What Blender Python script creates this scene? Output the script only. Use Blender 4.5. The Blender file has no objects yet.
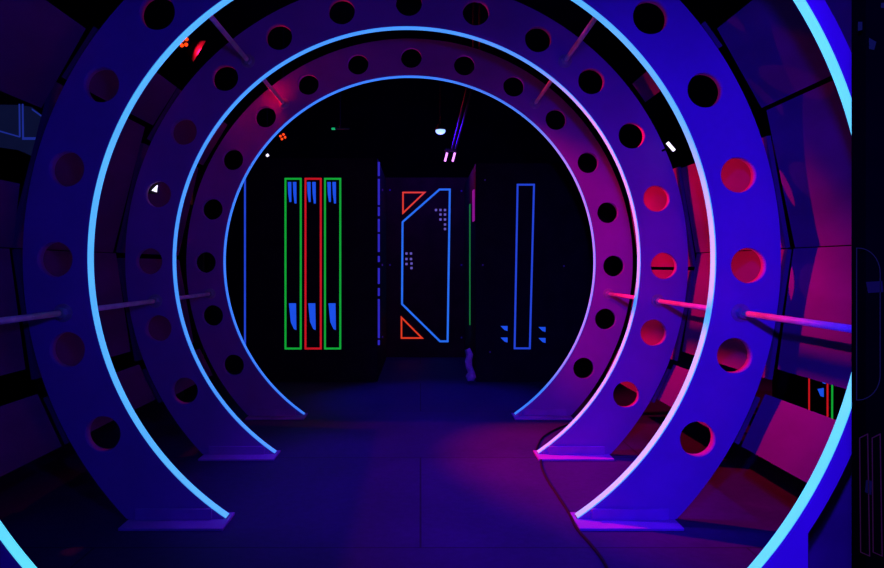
import bpy, bmesh, math, random
from mathutils import Vector, Matrix
random.seed(4)
C = bpy.context.scene.collection
PI = math.pi
F = 690.0; VX = 420.5; VY = 266.8; CH = 1.05        # focal length (px), vanishing point, eye height
R = 1.30; RO = 1.56; CX = -0.077; CZ = 1.086; TH = 0.048
RY = [1.85, 2.839, 3.825, 4.823]                    # front faces of the four rings

def P(px, py, y):
    return Vector(((px - VX) / F * y, y, CH + (VY - py) / F * y))

# ------------------------------------------------------------------ materials
def nodes(name):
    m = bpy.data.materials.new(name); m.use_nodes = True
    nt = m.node_tree
    return m, nt, nt.nodes['Principled BSDF']

def paint(name, col, rough=0.7, var=0.15, scale=6, metal=0, spec=0.3, bump=0.0, stretch=(1, 1, 1), detail=5):
    m, nt, b = nodes(name)
    tc = nt.nodes.new('ShaderNodeTexCoord'); mp = nt.nodes.new('ShaderNodeMapping')
    mp.inputs['Scale'].default_value = stretch
    nz = nt.nodes.new('ShaderNodeTexNoise'); nz.inputs['Scale'].default_value = scale; nz.inputs['Detail'].default_value = detail
    nt.links.new(tc.outputs['Object'], mp.inputs[0]); nt.links.new(mp.outputs[0], nz.inputs[0])
    cr = nt.nodes.new('ShaderNodeValToRGB')
    cr.color_ramp.elements[0].position = 0.3; cr.color_ramp.elements[1].position = 0.7
    cr.color_ramp.elements[0].color = tuple(c * (1 - var) for c in col) + (1,)
    cr.color_ramp.elements[1].color = tuple(min(1, c * (1 + var)) for c in col) + (1,)
    nt.links.new(nz.outputs[0], cr.inputs[0]); nt.links.new(cr.outputs[0], b.inputs['Base Color'])
    b.inputs['Roughness'].default_value = rough; b.inputs['Metallic'].default_value = metal
    b.inputs['Specular IOR Level'].default_value = spec
    if bump:
        bp = nt.nodes.new('ShaderNodeBump'); bp.inputs['Strength'].default_value = bump; bp.inputs['Distance'].default_value = 0.01
        nt.links.new(nz.outputs[0], bp.inputs['Height']); nt.links.new(bp.outputs[0], b.inputs['Normal'])
    return m

def glow(name, em, strength=1.0, base=(0.02, 0.02, 0.02), rough=0.5):
    m, nt, b = nodes(name)
    b.inputs['Base Color'].default_value = base + (1,)
    b.inputs['Roughness'].default_value = rough
    b.inputs['Emission Color'].default_value = em + (1,)
    b.inputs['Emission Strength'].default_value = strength
    # a little unevenness along painted or taped light
    tc = nt.nodes.new('ShaderNodeTexCoord'); nz = nt.nodes.new('ShaderNodeTexNoise'); nz.inputs['Scale'].default_value = 9
    mr = nt.nodes.new('ShaderNodeMapRange'); mr.inputs['To Min'].default_value = strength * 0.85; mr.inputs['To Max'].default_value = strength * 1.15
    nt.links.new(tc.outputs['Object'], nz.inputs[0]); nt.links.new(nz.outputs[0], mr.inputs[0])
    nt.links.new(mr.outputs[0], b.inputs['Emission Strength'])
    return m

def L(r, g, b):
    f = lambda c: (c / 255 / 12.92) if c <= 10 else ((c / 255 + 0.055) / 1.055) ** 2.4
    return (f(r), f(g), f(b))

M = {}
M['ring'] = paint('ring_paint', (0.42, 0.13, 0.60), 0.75, 0.10, 3.0, bump=0.05)
M['board'] = paint('board_paint', (0.15, 0.017, 0.16), 0.8, 0.22, 5.0, stretch=(1, 0.3, 1), bump=0.05)
M['foot'] = paint('foot_paint', (0.48, 0.16, 0.65), 0.55, 0.1, 8)
M['rod'] = paint('rod_steel', (0.85, 0.75, 0.9), 0.4, 0.15, 14, metal=0.0, spec=0.5)
M['nut'] = paint('nut_steel', (0.5, 0.5, 0.55), 0.4, 0.2, 30, metal=0.4, spec=0.5)
M['black'] = paint('black_wall_paint', (0.008, 0.008, 0.010), 0.85, 0.3, 3, spec=0.1)
M['panel'] = paint('black_panel_paint', (0.012, 0.011, 0.016), 0.7, 0.3, 6, spec=0.15)
M['door'] = paint('dark_maroon_panel_paint', (0.09, 0.02, 0.02), 0.75, 0.3, 5, spec=0.15)
M['housing'] = paint('lamp_housing_black', (0.02, 0.02, 0.02), 0.5, 0.2, 9)
M['flap'] = paint('blade_and_clip_black', (0.004, 0.004, 0.004), 0.9, 0.2, 9, spec=0.05)
M['cable'] = paint('cable_rubber', (0.012, 0.012, 0.012), 0.6, 0.2, 9)
M['cloth'] = paint('crumpled_film', (0.7, 0.55, 0.9), 0.35, 0.3, 18, spec=0.5)
M['bolt'] = paint('bolt_head_paint', (0.55, 0.5, 0.75), 0.5, 0.2, 20)
M['gloss'] = paint('gloss_black_board', (0.0012, 0.0012, 0.0012), 0.9, 0.3, 4, spec=0.0)
strip_cols = [(L(92, 222, 255)), (L(78, 178, 255)), (L(64, 152, 255)), (L(50, 128, 250))]  # same tape on every ring; weaker blacklight farther in is put into the colour
for i, c in enumerate(strip_cols):
    M['strip%d' % i] = glow('glow_strip_%s' % 'abcd'[i], c, 1.0, (0.5, 0.5, 0.5), 0.6)
M['g'] = glow('green_line', L(20, 185, 60), 0.72)
M['g2'] = glow('dim_green_line', L(25, 120, 50), 0.8)
M['r'] = glow('red_line', L(225, 25, 35), 0.7)
M['o'] = glow('orange_line', L(235, 62, 22), 0.9)
M['b'] = glow('blue_line', L(40, 110, 245), 0.95)
M['bd'] = glow('deep_blue_line', L(35, 70, 220), 0.9)
M['bm'] = glow('blue_mark', L(28, 85, 245), 0.85)
M['edge'] = glow('violet_edge_light', L(46, 40, 190), 0.9)  # light caught by a plain panel edge, put in as emission
M['mg'] = glow('magenta_strip', L(150, 20, 150), 0.8)
M['board_glow'] = glow('blue_lit_board_glow', L(9, 14, 46), 1.0)  # faint emission stands in for blue light on the board
M['dim_line'] = glow('dim_blue_line', L(26, 40, 135), 1.0)
M['dot'] = glow('pale_violet_dot', L(110, 95, 200), 0.75)
M['led_red'] = glow('red_lamp_led', L(255, 60, 10), 2.2)
M['led_blue'] = glow('blue_lamp_lens', L(140, 175, 255), 2.0)
M['led_purple'] = glow('purple_tube', L(225, 130, 255), 2.2)
M['led_white'] = glow('white_tube', L(235, 225, 255), 1.6)
M['led_green'] = glow('green_led', L(20, 190, 120), 0.8)
M['faint'] = paint('faint_grey_line', (0.03, 0.035, 0.06), 0.6, 0.2, 9)
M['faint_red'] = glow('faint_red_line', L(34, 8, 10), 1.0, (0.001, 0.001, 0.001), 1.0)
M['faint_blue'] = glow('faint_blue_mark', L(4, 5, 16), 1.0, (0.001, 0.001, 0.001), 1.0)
M['faint_green'] = glow('faint_green_reflection', L(4, 13, 12), 1.0, (0.001, 0.001, 0.001), 1.0)
M['faint_line'] = glow('faint_reflection_line', L(10, 12, 18), 1.0, (0.001, 0.001, 0.001), 1.0)

def floor_material():
    m, nt, b = nodes('painted_plywood_floor')
    tc = nt.nodes.new('ShaderNodeTexCoord')
    n1 = nt.nodes.new('ShaderNodeTexNoise'); n1.inputs['Scale'].default_value = 1.6; n1.inputs['Detail'].default_value = 8; n1.inputs['Roughness'].default_value = 0.65
    n2 = nt.nodes.new('ShaderNodeTexNoise'); n2.inputs['Scale'].default_value = 34; n2.inputs['Detail'].default_value = 4
    nt.links.new(tc.outputs['Object'], n1.inputs[0]); nt.links.new(tc.outputs['Object'], n2.inputs[0])
    mx = nt.nodes.new('ShaderNodeMix'); mx.data_type = 'FLOAT'; mx.inputs[0].default_value = 0.3
    nt.links.new(n1.outputs[0], mx.inputs[2]); nt.links.new(n2.outputs[0], mx.inputs[3])
    cr = nt.nodes.new('ShaderNodeValToRGB')
    cr.color_ramp.elements[0].position = 0.32; cr.color_ramp.elements[0].color = (0.026, 0.016, 0.085, 1)
    cr.color_ramp.elements[1].position = 0.68; cr.color_ramp.elements[1].color = (0.055, 0.030, 0.155, 1)
    nt.links.new(mx.outputs[0], cr.inputs[0])
    br = nt.nodes.new('ShaderNodeTexBrick'); br.offset = 0.5
    br.inputs['Scale'].default_value = 1.0; br.inputs['Brick Width'].default_value = 2.44; br.inputs['Row Height'].default_value = 1.22
    br.inputs['Mortar Size'].default_value = 0.004; br.inputs['Color1'].default_value = (1, 1, 1, 1); br.inputs['Color2'].default_value = (0.88, 0.88, 0.88, 1)
    br.inputs['Mortar'].default_value = (0.3, 0.3, 0.3, 1)
    nt.links.new(tc.outputs['Object'], br.inputs[0])
    mul = nt.nodes.new('ShaderNodeMix'); mul.data_type = 'RGBA'; mul.blend_type = 'MULTIPLY'; mul.inputs[0].default_value = 1
    nt.links.new(cr.outputs[0], mul.inputs[6]); nt.links.new(br.outputs[0], mul.inputs[7])
    nt.links.new(mul.outputs[2], b.inputs['Base Color'])
    rr = nt.nodes.new('ShaderNodeMapRange'); rr.inputs['To Min'].default_value = 0.45; rr.inputs['To Max'].default_value = 0.8
    nt.links.new(n1.outputs[0], rr.inputs[0]); nt.links.new(rr.outputs[0], b.inputs['Roughness'])
    b.inputs['Specular IOR Level'].default_value = 0.3
    bp = nt.nodes.new('ShaderNodeBump'); bp.inputs['Strength'].default_value = 0.15; bp.inputs['Distance'].default_value = 0.01
    nt.links.new(mx.outputs[0], bp.inputs['Height']); nt.links.new(bp.outputs[0], b.inputs['Normal'])
    return m
M['floor'] = floor_material()

# ------------------------------------------------------------------ helpers
def link(o, parent=None):
    C.objects.link(o)
    if parent: o.parent = parent
    return o

def obj(name, bm, mat, parent=None, smooth=False):
    """link a bmesh (world coordinates; parent at its own location) as one mesh object"""
    bmesh.ops.recalc_face_normals(bm, faces=bm.faces)
    if parent is not None:
        bm.transform(Matrix.Translation(-WL(parent)))
    me = bpy.data.meshes.new(name); bm.to_mesh(me); bm.free()
    if smooth:
        for p in me.polygons: p.use_smooth = True
    me.materials.append(M[mat])
    return link(bpy.data.objects.new(name, me), parent)

def WL(o):
    v = Vector((0, 0, 0))
    while o is not None:
        v += o.location; o = o.parent
    return v

def tag(o, label, cat, group=None, kind=None):
    if label: o['label'] = label
    if cat: o['category'] = cat
    if group: o['group'] = group
    if kind: o['kind'] = kind
    return o

def thing(name, loc, label, cat, group=None):
    o = bpy.data.objects.new(name, None); o.location = loc; o.empty_display_size = 0.1
    return tag(link(o), label, cat, group)

def one(name, bm, mat, loc, label=None, cat=None, group=None, kind=None, smooth=False):
    """a single-mesh top-level thing with its origin at loc"""
    bm.transform(Matrix.Translation(-Vector(loc)))
    o = obj(name, bm, mat, None, smooth); o.location = loc
    return tag(o, label, cat, group, kind)

def box(bm, a, b, bev=0.0):
    a = Vector(a); b = Vector(b)
    lo = Vector(map(min, a, b)); hi = Vector(map(max, a, b))
    r = bmesh.ops.create_cube(bm, size=1, matrix=Matrix.Translation((lo + hi) / 2) @ Matrix.Diagonal((*(hi - lo), 1)))
    if bev:
        es = list({e for v in r['verts'] for e in v.link_edges})
        bmesh.ops.bevel(bm, geom=es, offset=bev, segments=2, affect='EDGES', profile=0.5)
    return bm

def tube(bm, pts, rad, n=12, cap=True):
    pts = [Vector(p) for p in pts]; rings = []
    up = None
    for i, p in enumerate(pts):
        t = (pts[min(i + 1, len(pts) - 1)] - pts[max(i - 1, 0)]).normalized()
        if up is None: up = t.orthogonal().normalized()
        up = (up - t * up.dot(t)).normalized(); s = t.cross(up)
        r = rad[i] if isinstance(rad, (list, tuple)) else rad
        rings.append([bm.verts.new(p + (up * math.cos(2 * PI * k / n) + s * math.sin(2 * PI * k / n)) * r) for k in range(n)])
    for a, b in zip(rings, rings[1:]):
        for k in range(n): bm.faces.new((a[k], a[(k + 1) % n], b[(k + 1) % n], b[k]))
    if cap:
        bm.faces.new(rings[0][::-1]); bm.faces.new(rings[-1])
    return bm

def prism(bm, poly, d):
    """extrude a closed planar polygon along vector d"""
    d = Vector(d)
    a = [bm.verts.new(p) for p in poly]; b = [bm.verts.new(Vector(p) + d) for p in poly]
    n = len(poly)
    bm.faces.new(a); bm.faces.new(b[::-1])
    for k in range(n): bm.faces.new((a[k], b[k], b[(k + 1) % n], a[(k + 1) % n]))
    return bm

def outline(bm, pts, w, d):
    """closed painted/taped outline of width w in a constant-y plane, depth d towards -y"""
    pts = [Vector(p) for p in pts]; n = len(pts)
    A, B = [], []
    for i in range(n):
        p0, p, p1 = pts[i - 1], pts[i], pts[(i + 1) % n]
        e0 = (p - p0).normalized(); e1 = (p1 - p).normalized()
        n0 = Vector((-e0.z, 0, e0.x)); n1 = Vector((-e1.z, 0, e1.x))
        m = (n0 + n1).normalized(); k = w / 2 / max(0.35, m.dot(n0))
        A.append(p + m * k); B.append(p - m * k)
    v = lambda L_, off: [bm.verts.new(q + Vector((0, off, 0))) for q in L_]
    a0, b0, a1, b1 = v(A, 0), v(B, 0), v(A, -d), v(B, -d)
    for i in range(n):
        j = (i + 1) % n
        bm.faces.new((a1[i], a1[j], b1[j], b1[i])); bm.faces.new((a0[i], b0[i], b0[j], a0[j]))
        bm.faces.new((a0[i], a0[j], a1[j], a1[i])); bm.faces.new((b0[i], b1[i], b1[j], b0[j]))
    return bm

def sphere(bm, c, r, sc=(1, 1, 1), u=16, v=10):
    bmesh.ops.create_uvsphere(bm, u_segments=u, v_segments=v, radius=r, matrix=Matrix.Translation(c) @ Matrix.Diagonal((*sc, 1)))
    return bm

# ------------------------------------------------------------------ setting
def structure(name, a, b, mat):
    bm = bmesh.new(); box(bm, a, b)
    lo = (Vector(a) + Vector(b)) / 2
    return one(name, bm, mat, lo, kind='structure')
structure('floor', (-4.2, -2.0, -0.1), (4.2, 9.6, 0.0), 'floor')
structure('ceiling', (-4.2, -2.0, 3.9), (4.2, 9.6, 4.0), 'black')
structure('wall_left', (-4.3, -2.0, 0.0), (-4.2, 9.6, 3.9), 'black')
structure('wall_right', (4.2, -2.0, 0.0), (4.3, 9.6, 3.9), 'black')
structure('wall_back', (-4.2, 9.5, 0.0), (4.2, 9.6, 3.9), 'black')
structure('wall_front', (-4.2, -2.1, 0.0), (4.2, -2.0, 3.9), 'black')

# ------------------------------------------------------------------ rings
def plate_mesh(name, outer_pts, holes, th=TH):
    cu = bpy.data.curves.new(name, 'CURVE'); cu.dimensions = '2D'; cu.fill_mode = 'BOTH'; cu.extrude = th / 2
    def spl(pts):
        s = cu.splines.new('POLY'); s.points.add(len(pts) - 1)
        for q, (x, z) in zip(s.points, pts): q.co = (x, z, 0, 1)
        s.use_cyclic_u = True
    spl(outer_pts)
    for (hx, hz, hr) in holes:
        spl([(hx + hr * math.cos(2 * PI * k / 40), hz + hr * math.sin(2 * PI * k / 40)) for k in range(40)])
    o = bpy.data.objects.new(name, cu); C.objects.link(o)
    dg = bpy.context.evaluated_depsgraph_get(); dg.update()
    me = bpy.data.meshes.new_from_object(o.evaluated_get(dg))
    bpy.data.objects.remove(o); bpy.data.curves.remove(cu)
    bm = bmesh.new(); bm.from_mesh(me); bpy.data.meshes.remove(me)
    # local xy plane -> world xz, thickness from y=0 to y=TH
    bm.transform(Matrix(((1, 0, 0, 0), (0, 0, -1, th / 2), (0, 1, 0, 0), (0, 0, 0, 1))))
    bmesh.ops.remove_doubles(bm, verts=bm.verts, dist=1e-5)
    return bm

def arc(r, a0, a1, n):
    return [(CX + r * math.cos(a0 + (a1 - a0) * k / n), CZ + r * math.sin(a0 + (a1 - a0) * k / n)) for k in range(n + 1)]

FZ = 0.012                                   # thickness of the foot plates the rings stand on
def make_ring(i, y, label):
    R = (1.30, 1.293, 1.297, 1.301)[i]
    t = thing('tunnel_ring', (CX, y, 0), label, 'ring', 'arched rings of the tunnel')
    ai = math.asin((CZ - FZ) / R)
    if i == 0:                               # the nearest ring is a slim one with upright lower legs
        ro = 1.345; xl = 1.116 
        al = math.acos(xl / ro)
        pts = arc(ro, -al, PI + al, 160)
        pts += [(CX - xl, FZ)] + arc(R, PI + ai, -ai, 160) + [(CX + xl, FZ)]
        holes = []
    else:
        ao = math.asin((CZ - FZ) / RO)
        pts = arc(RO, -ao, PI + ao, 160) + arc(R, PI + ai, -ai, 160)
        holes = [(CX + 1.428 * math.cos(math.radians(89.5 + 15.12 * k)), CZ + 1.428 * math.sin(math.radians(89.5 + 15.12 * k)), 0.0735) for k in range(-8, 9)]
    th = 0.038 if i == 0 else TH
    bm = plate_mesh('ring_plate', pts, holes, th)
    bm.transform(Matrix.Translation((0, y, 0)))
    obj('ring_plate', bm, 'ring', t)
    # glowing strip round the inner rim
    bm = bmesh.new(); n = 180; ai2 = ai - 0.004
    prev = None
    for k in range(n + 1):
        a = -ai2 + (PI + 2 * ai2) * k / n
        c, s = math.cos(a), math.sin(a)
        q = [bm.verts.new((CX + r * c, yy, CZ + r * s)) for r, yy in ((R + 0.0, y - 0.001), (R - 0.004, y - 0.001), (R - 0.004, y + th - 0.002), (R, y + th - 0.002))]
        if prev:
            for j in range(4): bm.faces.new((prev[j], prev[(j + 1) % 4], q[(j + 1) % 4], q[j]))
        else: bm.faces.new(q)
        prev = q
    bm.faces.new(prev[::-1])
    obj('glow_strip', bm, 'strip%d' % i, t, smooth=False)
    for s in (-1, 1):
        xi = R * math.cos(ai)
        xo = (1.14 if i == 0 else 1.125)
        bm = bmesh.new()
        box(bm, (CX + s * (xi - 0.012), y - 0.10, 0.0), (CX + s * xo, y + th + 0.035, FZ), 0.003)
        # upright welded flange behind the plate
        f = obj('foot_plate', bm, 'foot', t)
        bm = bmesh.new()
        box(bm, (CX + s * (xi + 0.06), y - 0.012, FZ), (CX + s * (xo - 0.03), y - 0.0005, FZ + 0.045), 0.002)
        obj('foot_flange', bm, 'foot', f)
    return t

ring_labels = ['nearest arched ring, slim, with the widest cyan glowing rim, cut off by the picture edges',
               'large arched ring with round holes, its cyan inner rim cut off by the top edge',
               'middle-sized arched ring with round holes, third one in, its whole blue rim in view',
               'smallest and farthest arched ring with round holes, framing the black maze panels']
rings = [make_ring(i, y, ring_labels[i]) for i, y in enumerate(RY)]

# ------------------------------------------------------------------ tie rods between the rings
def tie_rod(y0, y1, ang, label):
    a = math.radians(ang); x = CX + 1.41 * math.cos(a); z = CZ + 1.41 * math.sin(a)
    t = thing('tie_rod', (x, y0, z), label, 'rod', 'metal rods tying the rings together')
    bm = bmesh.new(); tube(bm, [(x, y0, z), (x, y1, z)], 0.0125, 14)
    obj('rod_shaft', bm, 'rod', t, smooth=True)
    for yy, d in ((y1, -1), (y0, 1)):
        bm = bmesh.new(); tube(bm, [(x, yy, z), (x, yy + d * 0.006, z)], 0.038, 20)
        w = obj('washer', bm, 'nut', t)
        bm = bmesh.new(); tube(bm, [(x, yy + d * 0.006, z), (x, yy + d * 0.038, z)], 0.023, 6)
        obj('hex_nut', bm, 'nut', t)
where = {-9.2: 'low on the right', 189.2: 'low on the left', 51.5: 'high on the right', 128.5: 'high on the left'}
bays = ['the nearest ring and the second ring', 'the second and third rings', 'the third and farthest rings']
for i in range(3):
    for ang, w in where.items():
        if i == 0 and ang in (51.5, 128.5): pass
        y0 = RY[i] + TH + 0.001
        if i == 0: y0 = RY[0] + TH + 0.12
        tie_rod(y0 if i else y0, RY[i + 1] - 0.001, ang, 'straight metal rod %s, running between %s' % (w, bays[i]))

# ------------------------------------------------------------------ side boards closing the tunnel between the rings
def side_board(bay, side, a1, a2, label, ynear=None, yfar=None):
    h = math.radians(abs(a1 - a2)) / 2
    rb = (RO + 0.006) / math.cos(h)
    def pt(a, r):
        a = math.radians(a); return (side * r * math.cos(a) + CX, CZ + r * math.sin(a))
    y0 = ynear if ynear is not None else RY[bay] + 0.004
    y1 = yfar if yfar is not None else RY[bay + 1] - 0.05
    am = math.radians((a1 + a2) / 2); nrm = Vector((side * math.cos(am), 0, math.sin(am))) * 0.018
    p, q = pt(a1, rb), pt(a2, rb)
    bm = bmesh.new()
    prism(bm, [(p[0], y0, p[1]), (q[0], y0, q[1]), (q[0], y1, q[1]), (p[0], y1, p[1])], nrm)
    one('side_board', bm, 'board', ((p[0] + q[0]) / 2, y0, (p[1] + q[1]) / 2), label, 'board', 'side boards between the rings')
bn = ['between the nearest and second rings', 'between the second and third rings', 'between the third and farthest rings']
for bay in range(3):
    for side in (-1, 1):
        sn = 'left' if side < 0 else 'right'
        A = (36, 22.6); B1 = (22, 1.5); B2 = ((0.5 if bay == 2 else 1.35), -16.5); Cc = (-20.5, -29)
        if bay == 1: A = (38, 31) if side > 0 else (37, 28); B1 = (21, 1.5) if side > 0 else (27, 1.5)
        if bay == 0 and side < 0: B1 = (11, 1.5)
        if bay == 1: A = (38, 33.5) if side > 0 else (37, 28); B1 = (18.5, 1.5) if side > 0 else (27, 1.5)
        if bay == 2: A = (37, 25); B1 = (24, 1.5) if side < 0 else (19, 1.5)
        if bay == 1: B2 = (1.35, -18.3); Cc = (-21.3, -29)
        if bay == 2: B2 = (B2[0], -20.5); Cc = (-22.5, -30)
        if bay == 2 and side > 0: B1 = (19, -1.3); B2 = (-2.0, -20.5)
        for ab, nm in ((A, 'topmost side board'), (B1, 'upper side board at head height'), (B2, 'lower side board by the rod'), (Cc, 'narrow lowest side board')):
            if bay == 2 and side > 0 and ab is A: continue
            side_board(bay, side, ab[0], ab[1], '%s on the %s %s' % (nm, sn, bn[bay]))

# low kick board outside the nearest ring on the right
bm = bmesh.new(); yk = 2.0
prism(bm, [(P(803, 0, yk).x, yk, 0), P(800, 522, yk), P(817, 482, yk), P(838, 443, yk), P(851, 405, yk), P(872, 405, yk), (P(872, 0, yk).x, yk, 0)], (0, 0.02, 0))
one('kick_board', bm, 'board', (P(838, 0, yk).x, yk, 0), 'low upright board standing behind the right leg of the nearest ring', 'board')

# ------------------------------------------------------------------ black maze panels at the end of the tunnel
def pp(px, py, y): return P(px, py, y)

def rect_outline(t, name, mat, x0, z0, x1, z1, y, wpx=2.0):
    bm = bmesh.new(); pts = [pp(x0, z0, y), pp(x1, z0, y), pp(x1, z1, y), pp(x0, z1, y)]
    outline(bm, pts, wpx / F * y, 0.003)
    return obj(name, bm, mat, t)

def mark(t, name, mat, pts, y, d=0.003):
    bm = bmesh.new(); prism(bm, [pp(a, b, y) for a, b in pts], (0, -d, 0))
    return obj(name, bm, mat, t)

# left panel with the three tall outlines
YL = 6.3
t = thing('maze_panel', (pp(314, 380, YL).x, YL, 0), 'black upright panel with two green tall outlines and a red one between them', 'panel', 'black maze panels')
bm = bmesh.new(); x0 = pp(248, 0, YL).x; x1 = pp(377.5, 0, YL).x; zt = pp(0, 158, YL).z
box(bm, (x0, YL, 0), (x1, YL + 0.05, zt), 0.004)
obj('panel_board', bm, 'panel', t)
for x, m_, nm in ((284.5, 'g', 'green_outline'), (304.5, 'r', 'red_outline'), (324, 'g', 'green_outline')):
    rect_outline(t, nm, m_, x + 1, 178.8, x + 16.3, 348.5, YL - 0.0005, 1.9)
for x in (293, 312.3, 332.5):
    for dx, l in ((-3.7, 202), (1.4, 203.5)):
        mark(t, 'blue_bar', 'bm', [(x + dx - 1.5, 182), (x + dx + 2, 182), (x + dx + 2.1, l), (x + dx + 0.2, l), (x + dx - 1.0, 194)], YL - 0.0005)
    mark(t, 'blue_block', 'bm', [(x - 4, 303.3), (x + 3, 303.3), (x + 3.4, 330), (x + 1, 329), (x - 2.2, 322)], YL - 0.0005)

# far left line
t = thing('maze_panel', (pp(222, 380, 7.0).x, 7.0, 0), 'black upright panel at the far left with one thin vertical blue line on its edge', 'panel', 'black maze panels')
bm = bmesh.new(); box(bm, (pp(170, 0, 7).x, 7.0, 0), (pp(247.5, 0, 7).x, 7.05, pp(0, 168, 7).z), 0.004)
obj('panel_board', bm, 'panel', t)
mark(t, 'blue_line', 'bd', [(244.1, 178), (245.9, 178), (245.9, 346), (244.1, 346)], 7 - 0.0005)

# side wall of the doorway on the left with light on its front edge drawn as glowing strips
t = thing('doorway_side_panel', (pp(378, 0, 6.4).x, 6.36, 0), 'narrow black side panel with streaky violet-blue light painted on its edge, left of the doorway', 'panel')
bm = bmesh.new(); xs = pp(378, 0, 6.36).x
box(bm, (xs - 0.03, 6.36, 0), (xs + 0.0, 7.9, zt), 0.003)
obj('panel_board', bm, 'panel', t)
for a, b in ((162, 176), (179, 205), (207, 216), (219, 232), (234, 252), (256, 262), (268, 284), (288, 296), (299, 338), (340, 345)):
    mark(t, 'edge_light_strip', 'edge', [(377.6, a), (379.9, a), (379.9, b), (377.6, b)], 6.355, 0.004)
for py in (190, 265, 337):
    bm = bmesh.new(); q = pp(385, py, 7.0); tube(bm, [(xs, q.y, q.z), (xs + 0.012, q.y, q.z)], 0.011, 8)
    obj('bolt_head', bm, 'bolt', t)

# door panel at the end
YD = 8.0
t = thing('door_panel', (pp(425, 0, YD).x, YD, 0), 'dark maroon door panel with a chamfered blue outline and two orange triangles', 'panel')
bm = bmesh.new(); box(bm, (pp(380, 0, YD).x, YD, 0), (pp(474, 0, YD).x, YD + 0.05, pp(0, 177.5, YD).z), 0.004)
obj('panel_board', bm, 'door', t)
y = YD - 0.0005
bm = bmesh.new()
outline(bm, [pp(a, b, y) for a, b in ((402.6, 222), (439.5, 189.5), (449.8, 189.5), (447.6, 341.3), (440, 341.3), (402, 304))], 1.9 / F * y, 0.003)
obj('blue_outline', bm, 'b', t)
for pts in (((403, 192.5), (424.5, 192.5), (403, 213)), ((401.5, 317.5), (422, 338), (401.5, 338))):
    bm = bmesh.new(); outline(bm, [pp(a, b, y) for a, b in pts], 1.5 / F * y, 0.003)
    obj('orange_triangle', bm, 'o', t)
for a, b in ((436, 210), (440.5, 210), (445, 210), (440.5, 214.5), (445, 214.5), (440.5, 219.5), (445, 219.5), (445, 224.5), (445, 229),
             (406.5, 253.5), (411, 253.5), (406.5, 259), (411, 259), (406.5, 264), (411.5, 263.5), (411.5, 268)):
    bm = bmesh.new(); q = pp(a, b, y); box(bm, (q.x - 0.013, y - 0.004, q.z - 0.013), (q.x + 0.013, y, q.z + 0.013), 0.0015)
    obj('violet_square', bm, 'dot', t)
for a, b in ((384.8, 190), (384.8, 265), (384.8, 337), (390, 265), (390, 190), (461.5, 191), (461.5, 265), (461.5, 337.5)):
    bm = bmesh.new(); q = pp(a, b, y); sphere(bm, q, 0.011, (1, 0.6, 1), 10, 6)
    obj('bolt_head', bm, 'bolt', t)

# right panel
YR = 6.3
t = thing('maze_panel', (pp(536, 0, YR).x, YR, 0), 'black upright panel with one tall narrow blue outline, right of the doorway', 'panel', 'black maze panels')
bm = bmesh.new(); box(bm, (pp(475.5, 0, YR).x, YR, 0), (pp(612, 0, YR).x, YR + 0.05, pp(0, 163, YR).z), 0.004)
obj('panel_board', bm, 'panel', t)
y = YR - 0.0005
bm = bmesh.new(); outline(bm, [pp(a, b, y) for a, b in ((517.6, 184.7), (534, 184.7), (529.8, 348.3), (514.6, 348.3))], 1.8 / F * y, 0.003)
obj('blue_outline', bm, 'bd', t)
for x, yy, d in ((500.5, 326, 0), (500.5, 337.5, 0), (538.5, 327, 0), (538.5, 338, 0)):
    mark(t, 'blue_wedge', 'bm', [(x, yy), (x + 7, yy), (x + 7, yy + 5), (x + 4, yy + 4)], y)
for a, b in ((482.8, 265), (490, 352), (485, 180), (564, 266)):
    bm = bmesh.new(); sphere(bm, pp(a, b, y), 0.008, (1, 0.6, 1), 10, 6)
    obj('bolt_head', bm, 'bolt', t)

# green and magenta edge strips right of the doorway, and film at its foot
t = thing('doorway_side_panel', (pp(474, 0, 6.6).x, 6.4, 0), 'narrow black side panel with a thin green strip and a magenta strip, right of the doorway', 'panel')
xr = pp(475.5, 0, 6.36).x
bm = bmesh.new(); box(bm, (xr + 0.0, 6.36, 0), (xr + 0.03, 7.9, pp(0, 163, YR).z), 0.003)
obj('panel_board', bm, 'panel', t)
bm = bmesh.new(); box(bm, (xr - 0.009, 7.0, P(0, 325, 7.0).z), (xr, 7.05, P(0, 204, 7.0).z)); obj('green_strip', bm, 'g2', t)
bm = bmesh.new(); box(bm, (xr - 0.012, 6.45, P(0, 221, 6.5).z), (xr, 6.60, P(0, 190, 6.5).z)); obj('magenta_strip', bm, 'mg', t)
bm = bmesh.new()
rnd = random.Random(7); cs = [((468.5, 343), 2.0), ((470.5, 349), 3.0), ((469, 355), 3.2), ((470.5, 361), 2.9), ((472, 366), 3.2), ((471.5, 370.5), 4.0), ((471.5, 374.5), 3.2)]
pts = [pp(c[0]-.8, c[1]+6, 6.22) for c, r in cs]
tube(bm, pts, [r * 0.0105 for c, r in cs], 9)
for v in bm.verts: v.co += Vector((rnd.uniform(-1, 1), rnd.uniform(-1, 1), rnd.uniform(-.5, .5))) * 0.008
lo = min(v.co.z for v in bm.verts)
one('crumpled_film', bm, 'cloth', pp(470, 378, 6.22), 'crumpled strip of pale film lit violet-blue at the right foot of the doorway', 'film')

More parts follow.
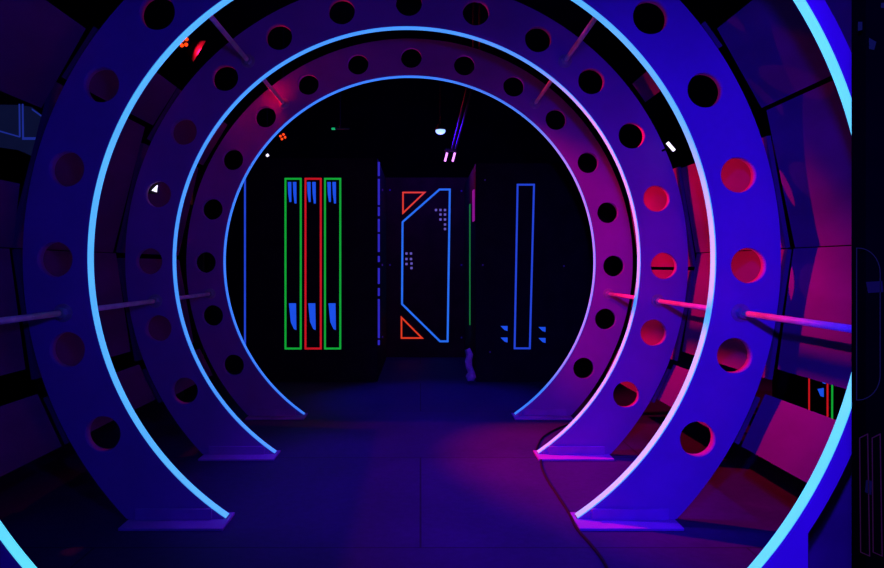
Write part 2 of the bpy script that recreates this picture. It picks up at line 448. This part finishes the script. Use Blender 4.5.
# ------------------------------------------------------------------ lamps in view
def red_lamp(px, py, y, aim, label, flap=False):
    c = P(px, py, y)
    t = thing('red_lamp', c, label, 'lamp', 'red lamps hanging at the upper left')
    d = (Vector(aim) - c).normalized()
    bm = bmesh.new(); tube(bm, [c - d * 0.16, c - d * 0.13, c - d * 0.02], [0.03, 0.05, 0.06], 18)
    obj('lamp_can', bm, 'housing', t, smooth=True)
    bm = bmesh.new(); tube(bm, [(c.x, c.y, 3.9), (c.x, c.y, c.z + 0.16), c - d * 0.09 + Vector((0, 0, 0.05))], 0.012, 8)
    obj('hanging_bracket', bm, 'housing', t)
    up = d.orthogonal().normalized(); s = d.cross(up)
    for k in range(4):
        q = c + (up * math.cos(k * PI / 2 + .5) + s * math.sin(k * PI / 2 + .5)) * 0.028 - d * 0.012
        bm = bmesh.new(); sphere(bm, q, 0.013, u=10, v=6)
        obj('red_led', bm, 'led_red', t)
    if flap:      # added blade on the far side of the can, put there to trim the beam
        for n, f in ((Vector((0.03, 1, 0)), Vector((0.85, -0.03, -0.52))),):
            n = n.normalized(); f = (f - n * f.dot(n)).normalized(); l = n.cross(f)
            o = c + d * 0.02
            bm = bmesh.new()
            prism(bm, [o + n * 0.068 - f * 0.01 - l * 0.05, o + n * 0.068 - f * 0.01 + l * 0.05, o + f * 0.10 + l * 0.085, o + f * 0.10 - l * 0.085], n * 0.002)
            obj('added_beam_blade', bm, 'flap', t)
    return c, d
LA, da = red_lamp(185.5, 43, 4.87, (0.88, 4.0, 1.1), 'red lamp glowing orange-red high at the left, seen just inside the second ring', True)
LB, db = red_lamp(283, 137, 7.78, (0.4, 4.2, 0.5), 'small red lamp glowing orange-red high at the left, seen inside the farthest ring')

def light(kind, name, loc, col, energy, aim=None, **kw):
    l = bpy.data.lights.new(name, kind); l.color = col; l.energy = energy
    for k, v in kw.items(): setattr(l, k, v)
    o = bpy.data.objects.new(name, l); o.location = loc
    if aim is not None: o.rotation_euler = (Vector(aim) - Vector(loc)).to_track_quat('-Z', 'Y').to_euler()
    return link(o)

# blue dome lamp
c = P(440.5, 131, 7.0)
t = thing('blue_dome_lamp', c, 'small pale blue dome lamp hanging above the doorway', 'lamp')
bm = bmesh.new(); sphere(bm, c, 0.05, (1, 1, 0.7), 20, 12)
bmesh.ops.delete(bm, geom=[v for v in bm.verts if v.co.z > c.z + 0.012], context='VERTS')
bmesh.ops.holes_fill(bm, edges=bm.edges)
obj('lamp_lens', bm, 'led_blue', t, smooth=False)
bm = bmesh.new(); tube(bm, [c + Vector((0, 0, 0.012)), c + Vector((0, 0, 0.03)), c + Vector((0, 0, 0.07))], [0.055, 0.05, 0.02], 18)
obj('lamp_cap', bm, 'housing', t)
bm = bmesh.new(); tube(bm, [c + Vector((0, 0, 0.07)), (c.x, c.y, 3.9)], 0.006, 8)
obj('hanging_cord', bm, 'cable', t)
# twin purple tubes on slanting rods
yt = 6.8
c = P(449.5, 156.5, yt)
t = thing('twin_tube_lamp', c, 'lamp of two short purple tubes hanging below the blue dome lamp', 'lamp')
for a, b in (((447.1, 152.8), (445.0, 161.3)), ((454.9, 152.8), (452.6, 161.3))):
    bm = bmesh.new(); tube(bm, [P(*a, yt), P(*b, yt)], 0.0105, 12)
    obj('purple_tube', bm, 'led_purple', t, smooth=True)
bm = bmesh.new(); q = P(451, 150, yt); box(bm, q + Vector((-0.06, -0.0, -0.012)), q + Vector((0.06, 0.05, 0.012)), 0.004)
obj('lamp_holder', bm, 'housing', t)
for (a, b) in (((452.5, 148), (474, 60)), ((456.0, 148), (480, 60))):
    bm = bmesh.new(); tube(bm, [P(*a, yt) + Vector((0, 0.02, 0)), P(b[0], b[1], yt - 1.0)], 0.011, 10)
    e = P(b[0], b[1], yt - 1.0)
    tube(bm, [e, (e.x, e.y, 3.9)], 0.011, 10)
    obj('slanting_rod', bm, 'housing', t, smooth=True)
# green-violet led bar on the black ceiling area
t = thing('led_bar', P(341, 128.5, 7.5), 'faint short led bar, green at its left end and violet after', 'lamp')
bm = bmesh.new(); box(bm, P(331.5, 127.7, 7.5), P(335, 129.3, 7.5) + Vector((0, 0.03, 0))); obj('green_led', bm, 'led_green', t)
bm = bmesh.new(); box(bm, P(335, 127.9, 7.5), P(349, 129.1, 7.5) + Vector((0, 0.03, 0))); obj('violet_led', bm, 'faint_blue', t)
bm = bmesh.new(); q = P(340, 127.5, 7.5); tube(bm, [q + Vector((0, .015, 0)), (q.x, q.y + .015, 3.9)], 0.006, 6); obj('hanging_cord', bm, 'cable', t)
# white tube at right, white glints at left
def white_lamp(name, a, b, y, r, label):
    t = thing(name, P(*a, y), label, 'lamp')
    bm = bmesh.new(); tube(bm, [P(*a, y), P(*b, y)], r, 12)
    obj('white_tube', bm, 'led_white', t, smooth=True)
    bm = bmesh.new(); off = Vector((0, r * 2.0, r * 0.6)); tube(bm, [P(*a, y) + off, P(*b, y) + off], r * 1.25, 10)
    obj('lamp_holder', bm, 'housing', t)
    q = P(*a, y) + off
    bm = bmesh.new(); tube(bm, [q, (q.x, q.y, 3.9)], 0.006, 6)
    obj('hanging_cord', bm, 'cable', t)
yw = 3.70
t = thing('white_tube_lamp', P(670.5, 146.5, yw), 'short slanting white tube lamp at the upper right rim of the third ring', 'lamp')
bm = bmesh.new(); tube(bm, [P(667.3, 142.5, yw), P(674.3, 150.7, yw)], 0.0088, 12); obj('white_tube', bm, 'led_white', t, smooth=True)
q = P(670.8, 146.6, yw); bm = bmesh.new(); box(bm, q + Vector((-0.006, 0.009, -0.005)), (q.x + 0.002, RY[2] - 0.001, q.z + 0.003)); obj('lamp_clip', bm, 'flap', t)
white_lamp('white_spot_lamp', (266.5, 156.2), (268.5, 154.5), 7.2, 0.014, 'tiny white lamp glinting at the left inside the farthest ring')
c = P(155, 188, 3.91)
t = thing('white_spot_lamp', c, 'tiny white lamp glinting through a hole at the left of the third ring', 'lamp')
bm = bmesh.new(); prism(bm, [P(151.5, 190.5, 3.91), P(156, 192, 3.91), P(157, 185, 3.91)], (0, 0.012, 0)); obj('lamp_lens', bm, 'led_white', t)
bm = bmesh.new(); box(bm, c + Vector((-0.05, 0.013, -0.03)), c + Vector((0.012, 0.03, 0.03)), 0.002); obj('lamp_housing', bm, 'housing', t)
bm = bmesh.new(); box(bm, c + Vector((-0.05, RY[2] + TH - 3.91 + 0.0005, -0.03)), c + Vector((-0.04, 0.014, 0.03)), 0.001); obj('lamp_clip', bm, 'housing', t)

# ------------------------------------------------------------------ decorated panels seen through the gaps of the side boards
YB = 4.4
t = thing('side_maze_panel', (P(10, 0, YB).x, YB, 0), 'blue-lit panel with thin blue outlines glimpsed through the gap at the far left', 'panel')
bm = bmesh.new()
prism(bm, [(P(-50, 0, YB).x, YB, 0), (P(35, 0, YB).x, YB, 0), P(35, 158, YB), P(45.5, 122, YB), P(44, 115, YB), P(33, 106, YB), P(-50, 103, YB)], (0, 0.03, 0))
obj('panel_board', bm, 'panel', t)
mark(t, 'blue_light_patch', 'board_glow', [(-10, 104.5), (20, 105), (32, 107), (43, 116), (44.5, 122), (34, 157), (18, 150), (-10, 146)], YB - 0.0003, 0.001)  # patch of blue light painted on the black board
for pts in (((18.8, 104), (20.2, 104), (20.6, 137), (19.2, 137)), ((22, 104), (23.5, 104), (24, 138), (22.4, 138)), ((22.4, 137.3), (39.5, 137.3), (39.5, 139.8), (22.4, 139.8)),
            ((0, 130.5), (20, 136.3), (20, 137.6), (0, 132)), ((32, 108.5), (43.5, 116.5), (43, 118), (32, 110)), ((43, 117), (44.8, 117), (44.5, 126), (42.8, 128))):
    mark(t, 'blue_line', 'dim_line', pts, YB - 0.0015)
YG = 4.6
t = thing('side_maze_panel', (P(825, 0, YG).x, YG, 0), 'black panel with red and green upright lines glimpsed through the gap at the far right', 'panel')
bm = bmesh.new(); box(bm, (P(775, 0, YG).x, YG, 0), (P(905, 0, YG).x, YG + 0.04, 1.9), 0.004)
obj('panel_board', bm, 'panel', t)
y = YG - 0.0005
for x in (809, ): mark(t, 'red_line', 'r', [(x - .7, 300), (x + .7, 300), (x + .7, 410), (x - .7, 410)], y)
mark(t, 'red_line', 'r', [(826.6, 300), (828.2, 300), (828.2, 425), (826.6, 425)], y)
mark(t, 'green_line', 'g', [(831.5, 300), (833.2, 300), (832.8, 425), (831.2, 425)], y)
for a, b in ((822.5, 376), (820.5, 389)):
    mark(t, 'blue_block', 'bm', [(a - 3, b), (a + 3, b - 1), (a + 3, b + 8), (a, b + 7)], y)
# red-lined panel slit at left
t = thing('side_maze_panel', (P(192, 0, 5.4).x, 5.4, 0), 'black post with a thin dim red line, seen at the left before the farthest ring', 'panel')
bm = bmesh.new(); box(bm, (P(184, 0, 5.4).x, 5.4, 0), (P(203, 0, 5.4).x, 5.44, P(0, 174, 5.4).z), 0.003)
obj('panel_board', bm, 'panel', t)
bm = bmesh.new(); mark(t, 'red_line', 'faint_red', [(191.3, 176), (193.3, 176), (192.8, 205), (190.8, 205)], 5.3995)

# ------------------------------------------------------------------ floor cables
def floor_cable(pts, label):
    w = []
    for px, py in pts:
        y = CH * F / (py - VY); w.append(Vector(((px - VX) / F * y, y, 0.006)))
    # smooth
    out = []
    for i in range(len(w) - 1):
        p0, p1, p2, p3 = w[max(i - 1, 0)], w[i], w[i + 1], w[min(i + 2, len(w) - 1)]
        for k in range(8):
            s = k / 8
            out.append(0.5 * ((2 * p1) + (-p0 + p2) * s + (2 * p0 - 5 * p1 + 4 * p2 - p3) * s * s + (-p0 + 3 * p1 - 3 * p2 + p3) * s ** 3))
    out.append(w[-1])
    bm = bmesh.new(); tube(bm, out, 0.006, 8)
    one('floor_cable', bm, 'cable', w[0], label, 'cable', smooth=True)
floor_cable([(545, 452), (541, 463), (546, 478), (558, 497), (569, 514), (577, 530), (590, 545), (603, 562), (612, 580)], 'thin black cable running along the floor past the right feet of the rings')
floor_cable([(572, 424), (556, 430), (543, 438), (538, 446), (536, 452)], 'short dark cable curving on the floor at the right foot of the third ring')

# ------------------------------------------------------------------ dark partition at the right edge of the picture
YW = 1.20
x0 = (851.5 - VX) / F * (YW + 0.04)
t = thing('black_partition', (1.1, YW, 0), 'black partition filling the right edge of the picture with faint painted reflections', 'partition')
bm = bmesh.new(); box(bm, (x0, YW, 0), (1.50, YW + 0.04, 2.6), 0.0)
obj('partition_board', bm, 'gloss', t)
y = YW - 0.0005
x0p = 853.5
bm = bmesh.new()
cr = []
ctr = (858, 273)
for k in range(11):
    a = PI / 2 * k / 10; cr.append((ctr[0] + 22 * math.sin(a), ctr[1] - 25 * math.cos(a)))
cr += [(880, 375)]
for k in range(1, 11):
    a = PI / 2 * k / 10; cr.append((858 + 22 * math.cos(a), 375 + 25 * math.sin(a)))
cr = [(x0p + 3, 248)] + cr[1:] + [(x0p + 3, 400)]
outline(bm, [pp(a, b, y) for a, b in cr], 0.7 / F * y, 0.0008)  # room reflections painted on as faint glowing lines and marks
obj('rounded_reflection', bm, 'faint_line', t)
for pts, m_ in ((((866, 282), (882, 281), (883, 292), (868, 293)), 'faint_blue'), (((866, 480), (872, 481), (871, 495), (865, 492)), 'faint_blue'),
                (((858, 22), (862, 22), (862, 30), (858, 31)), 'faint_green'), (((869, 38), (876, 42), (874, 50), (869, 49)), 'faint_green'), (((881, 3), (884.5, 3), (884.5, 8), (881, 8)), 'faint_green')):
    mark(t, 'reflection_mark', m_, pts, y, 0.0008)
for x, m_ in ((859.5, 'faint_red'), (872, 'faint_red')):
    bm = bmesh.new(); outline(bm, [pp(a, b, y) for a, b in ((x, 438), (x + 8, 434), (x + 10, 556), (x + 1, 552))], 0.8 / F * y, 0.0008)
    obj('red_reflection_outline', bm, m_, t)

# ------------------------------------------------------------------ lights
BL = (0.035, 0.002, 1.0)
light('SPOT', 'red_spot', LA + da * 0.02, (1.0, 0.002, 0.035), 900, (0.93, 3.95, 0.9), spot_size=math.radians(46), spot_blend=0.5, shadow_soft_size=0.012)
light('SPOT', 'red_spill', LA + da * 0.02, (1.0, 0.004, 0.03), 45, (0.88, 3.2, 1.6), spot_size=math.radians(130), spot_blend=0.5, shadow_soft_size=0.012)
light('SPOT', 'red_spill', LB + db * 0.02, (1.0, 0.01, 0.03), 120, (0.9, 4.8, 1.9), spot_size=math.radians(75), spot_blend=0.6, shadow_soft_size=0.012)
light('SPOT', 'red_spot', (-1.35, 4.33, 2.88), (1.0, 0.0, 0.10), 520, (1.3, 4.85, 1.0), spot_size=math.radians(31), spot_blend=0.7, shadow_soft_size=0.012)  # added unseen spot, turns the farthest ring's right rim pink
light('SPOT', 'red_spot', (-1.55, 1.3, 2.6), (1.0, 0.0, 0.12), 30, (1.35, 4.8, 0.9), spot_size=math.radians(20), spot_blend=1.0, shadow_soft_size=0.02)  # added weak spot out of view, tints the farthest ring's face magenta
light('POINT', 'blue_blacklight', (0.3, 0.3, 1.45), BL, 52, shadow_soft_size=0.06)
light('SPOT', 'added_blue_spot', (0.1, 0.2, 1.6), BL, 260, (1.7, 3.0, 0.55), spot_size=math.radians(80), spot_blend=1.0, shadow_soft_size=0.05)  # added spot out of view, brightens the right-hand ring plates
light('POINT', 'blue_blacklight', P(440.5, 134, 7.0) - Vector((0, 0, 0.06)), BL, 20, shadow_soft_size=0.03)
light('SPOT', 'added_blue_spot', (0.3, 3.3, 3.4), (0.12, 0.002, 1.0), 330, (0.2, 3.4, 0), spot_size=math.radians(50), spot_blend=0.8, shadow_soft_size=0.03)  # added overhead spot without a fixture, lifts the blue on the tunnel floor
light('SPOT', 'added_blue_spot', (0.1, 5.5, 3.6), BL, 200, (0.15, 5.4, 0), spot_size=math.radians(36), spot_blend=0.8, shadow_soft_size=0.03)  # another added overhead spot, for blue on the floor before the doorway
light('POINT', 'purple_blacklight', P(450, 162, 6.7), (0.25, 0.01, 1.0), 1.2, shadow_soft_size=0.03)

w = bpy.data.worlds.new('World'); bpy.context.scene.world = w; w.use_nodes = True
bg = w.node_tree.nodes['Background']; bg.inputs[0].default_value = (0.05, 0.01, 0.2, 1); bg.inputs[1].default_value = 0.01

# ------------------------------------------------------------------ camera
cam = bpy.data.cameras.new('camera'); co = bpy.data.objects.new('camera', cam); C.objects.link(co)
co.location = (0, 0, CH); co.rotation_euler = (PI / 2, 0, 0)
cam.sensor_width = 36; cam.lens = F / 884 * 36
cam.shift_x = (442 - VX) / 884; cam.shift_y = -(284 - VY) / 884
cam.clip_start = 0.02
bpy.context.scene.camera = co
vs = bpy.context.scene.view_settings
vs.view_transform = 'Standard'; vs.look = 'None'; vs.exposure = 0; vs.gamma = 1; vs.use_curve_mapping = False
